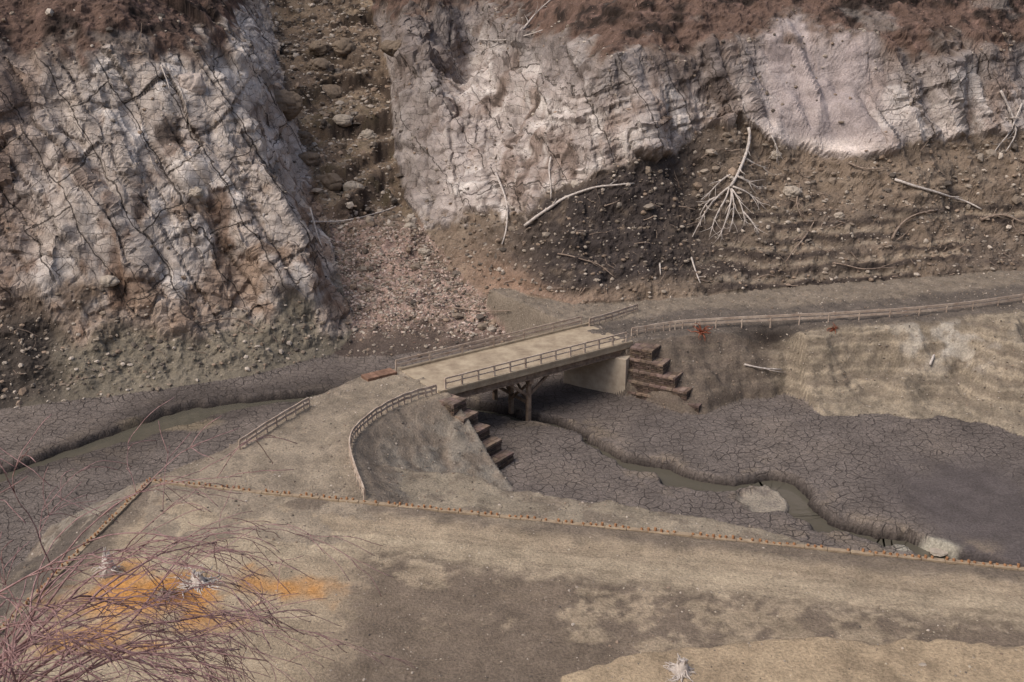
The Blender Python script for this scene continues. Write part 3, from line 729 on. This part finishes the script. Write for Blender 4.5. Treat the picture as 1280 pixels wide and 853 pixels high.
for nm_,mat,poly,r0,r1,s_ in [('dead_tree_root',M_wood,[(622,218),(630,240),(636,262),(633,290),(631,306)],.11,.06,3),('dead_tree_root',M_wood,[(690,196),(686,215),(692,232),(690,250)],.09,.05,1),
   ('fallen_dead_branch',M_wood,[(658,284),(680,266),(705,250),(740,236),(792,231)],.14,.06,4),('fallen_dead_branch',M_wood,[(1120,226),(1150,236),(1185,246),(1230,262)],.12,.06,2),
   ('fallen_dead_branch',M_wood2,[(1112,300),(1125,280),(1145,266),(1170,264)],.10,.05,2),('fallen_dead_branch',M_wood,[(388,280),(420,279),(455,273),(497,260)],.10,.06,1),('fallen_dead_branch',M_wood,[(386,262),(392,290),(400,310)],.09,.05,2),
   ('dead_tree_root',M_wood,[(1250,115),(1262,140),(1272,165),(1255,190)],.12,.04,5),('dead_tree_root',M_wood,[(1275,130),(1262,165),(1240,195)],.1,.03,4),('dead_tree_root',M_wood2,[(1000,235),(992,255),(1003,275)],.1,.03,6),
   ('fallen_dead_branch',M_wood,[(862,322),(868,340),(873,356)],.08,.05,1),('fallen_dead_branch',M_wood2,[(1010,292),(992,312),(980,330)],.07,.04,1),('fallen_dead_branch',M_wood,[(640,55),(665,25),(690,0)],.13,.06,6),('fallen_dead_branch',M_wood,[(600,52),(640,50),(680,40)],.09,.05,3),
   ('fallen_dead_branch',M_wood,[(932,456),(950,463),(975,461)],.07,.05,1),('fallen_dead_branch',M_wood,[(1160,458),(1166,446)],.1,.08,0),('fallen_dead_branch',M_wood2,[(1225,275),(1250,268),(1280,282)],.12,.06,4),('fallen_dead_branch',M_wood2,[(250,405),(290,398),(330,415)],.06,.03,3),
   ('fallen_dead_branch',M_wood,[(824,330),(826,345)],.07,.05,0),('dead_tree_root',M_wood,[(200,85),(208,100),(212,115)],.08,.04,2),('fallen_dead_branch',M_wood2,[(700,318),(745,330),(770,350)],.06,.03,2),('fallen_dead_branch',M_wood2,[(560,385),(600,392),(640,388)],.07,.04,2),('fallen_dead_branch',M_wood2,[(1060,205),(1080,215),(1110,212)],.08,.04,2),('fallen_dead_branch',M_wood2,[(1040,330),(1085,338),(1120,335)],.06,.03,2),('dead_tree_root',M_wood,[(965,170),(975,185),(970,205)],.08,.04,4)]:
    g_=Geo(); lie(g_,poly,r0,r1,.2,s_); g_.build(nm_,mat,smooth=True)
g_=Geo(); wd=(dirt*((X>-40)&(X<44)&(Y<100)&(H>1))).ravel(); cell=(np.gradient(xs)[:,None]*np.gradient(ys)[None,:]).ravel(); wd=wd*cell; wd/=wd.sum()
for i in rng.choice(len(wd),220,p=wd):
    p=Vector(CO[i])+Vector((0,-.08,.08)); th=random.uniform(0,6.28); L=random.uniform(.4,1.9); d=Vector((math.cos(th),-.15,math.sin(th)*.6)).normalized(); Q2=[p]
    for j in range(4): d=(d+Vector((random.gauss(0,.22),random.gauss(0,.08),random.gauss(0,.22)))).normalized(); Q2.append(Q2[-1]+d*L/4)
    r=random.uniform(.025,.06); g_.tube(Q2,[r*(1-.15*j) for j in range(5)],4)
g_.build('driftwood_twigs',M_wood2)
def rootball(a,b,mat,R,n,name,r=.05):
    p=surf(a,b)
    if p is None: return
    g_=Geo()
    for i in range(n):
        d=Vector((random.gauss(0,1),random.gauss(-.4,.6),random.gauss(.2,.8))).normalized(); Q2=[p+d*.05]
        L=R*random.uniform(.5,1.1)
        for j in range(5):
            d=(d+Vector((random.gauss(0,.3),random.gauss(0,.3),random.gauss(-.12,.3)))).normalized(); Q2.append(Q2[-1]+d*L/5)
        g_.tube(Q2,[r*(1-j/6.5) for j in range(6)],4)
    g_.build(name,mat,smooth=True)
rootball(877,416,M_red,1.1,30,'exposed_red_roots'); rootball(1042,412,M_red,.7,16,'exposed_red_roots')
rootball(995,240,M_wood,.9,16,'dead_tree_roots',.06); rootball(1262,150,M_wood,1.4,20,'dead_tree_roots',.06); rootball(1275,292,M_wood2,.9,14,'dead_tree_roots',.06)
def stump(a,b,R,h,n,mat,sp=2.2):
    p=surf(a,b)
    g_=Geo(); g_.tube([p-UP*.1,p+UP*h*.25,p+UP*h*.6,p+UP*h],[R*.95,R*.6,R*.5,R*.36],9)
    for i in range(12):
        th=random.uniform(0,6.28); q_=p+UP*h*.8+Vector((math.cos(th),math.sin(th),0))*R*.3; g_.tube([q_,q_+Vector((random.gauss(0,.06),random.gauss(0,.06),h*random.uniform(.2,.6)))],[R*.14,.01],4)
    for i in range(n):
        th=random.uniform(0,6.28); d=Vector((math.cos(th),math.sin(th),random.uniform(-.5,.1))); q_=p+UP*h*random.uniform(.1,.5)+d*R*.4; q_.z=max(q_.z,p.z+.05); Q2=[q_]; L=R*random.uniform(.8,sp)
        for j in range(8):
            d=(d+Vector((random.gauss(0,.4),random.gauss(0,.4),random.gauss(-.12,.25)))).normalized(); nq=Q2[-1]+d*L/8; nq.z=max(nq.z,p.z+.02); Q2.append(nq)
        g_.tube(Q2,[R*random.uniform(.05,.12)*(1-j/9.5) for j in range(9)],4)
    g_.build('tree_stump',mat,smooth=True)
stump(136,716,.50,.85,30,M_wood,1.6); stump(248,730,.50,.5,60,M_wood,3.4); stump(852,840,.46,.5,46,M_wood,2.2); stump(205,745,.34,.25,34,M_wood2,3)
# ---------------------------------------------------------------- bare shrubs
def shrub(base,n,L,lean,r,depth=4,name='bare_shrub'):
    g_=Geo()
    def grow(p,d,L,r,k):
        m=7; Q2=[p]
        for j in range(m):
            d=(d+Vector((random.gauss(.03,.12),random.gauss(0,.12),random.gauss(-.07,.09)))).normalized(); Q2.append(Q2[-1]+d*L/m)
        g_.tube(Q2,[max(.012,r*(1-.6*j/m)) for j in range(m+1)],3 if k<3 else 5)
        if k<=0: return
        for c_ in range(random.randint(2,3)):
            j=random.randint(2,m); dd_=(Q2[j]-Q2[j-1]).normalized()
            nd=(dd_+Vector((random.gauss(.12,.45),random.gauss(0,.45),random.gauss(0,.35)))).normalized()
            grow(Q2[j],nd,L*random.uniform(.5,.85),r*.62,k-1)
    for i in range(n):
        d=(Vector(lean)+Vector((random.gauss(0,.33),random.gauss(0,.35),random.gauss(0,.25)))).normalized()
        grow(Vector(base)+Vector((random.uniform(-.5,.5),random.uniform(-.5,.5),0)),d,L*random.uniform(.8,1.1),r,depth)
    g_.build(name,M_twig,smooth=True)
def onground(x,y): return (x,y,drop(x,y)-.1)
shrub(onground(-14.6,23.5),8,5.6,(.35,.1,1.0),.06)
shrub(onground(-15.6,25.5),7,5.6,(.40,.1,1.0),.06)
shrub(onground(-13.2,23.5),7,4.2,(.35,.0,1.1),.05)
upw=(up*((X>-42)&(X<44)&(Y<150)&(Y>80))).ravel()+0.15*((isG>0)&(Y>125)&(X>-42)).ravel()
w=upw*cell; w/=w.sum()
ii=rng.choice(len(w),2200,p=w); g_=Geo()
for i in ii:
    p=Vector(CO[i])
    for _ in range(3):
        d=Vector((random.gauss(0,.6),random.gauss(-.2,.4),1)).normalized(); L=random.uniform(.4,1.8); q1=p+d*L*.5; q2=q1+(d+Vector((random.gauss(0,.4),random.gauss(0,.3),-.1))).normalized()*L*.5
        g_.tube([p,q1,q2],[.035,.025,.012],3)
g_.build('dry_brush',M_brush)
# ---------------------------------------------------------------- light
w=bpy.data.worlds.new("World"); sc.world=w; w.use_nodes=True; nt=w.node_tree
bg=nt.nodes['Background']; sky=nt.nodes.new('ShaderNodeTexSky'); sky.sky_type='NISHITA'; sky.sun_disc=False
tos=Vector((-.50,-.32,.80)).normalized()
sky.sun_elevation=math.asin(tos.z); sky.sun_rotation=math.atan2(tos.x,tos.y)%(2*math.pi)
sky.dust_density=4; sky.air_density=1.0; sky.ozone_density=.6
bg.inputs[1].default_value=.15; nt.links.new(sky.outputs[0],bg.inputs[0])
sl_=bpy.data.lights.new('sun','SUN'); sl_.energy=2.35; sl_.angle=math.radians(30); sl_.color=(1,.935,.86)
so=bpy.data.objects.new('sun',sl_); sc.collection.objects.link(so); so.rotation_euler=tos.to_track_quat('Z','Y').to_euler()
sc.view_settings.view_transform='Standard'; sc.view_settings.look='None'; sc.view_settings.exposure=0
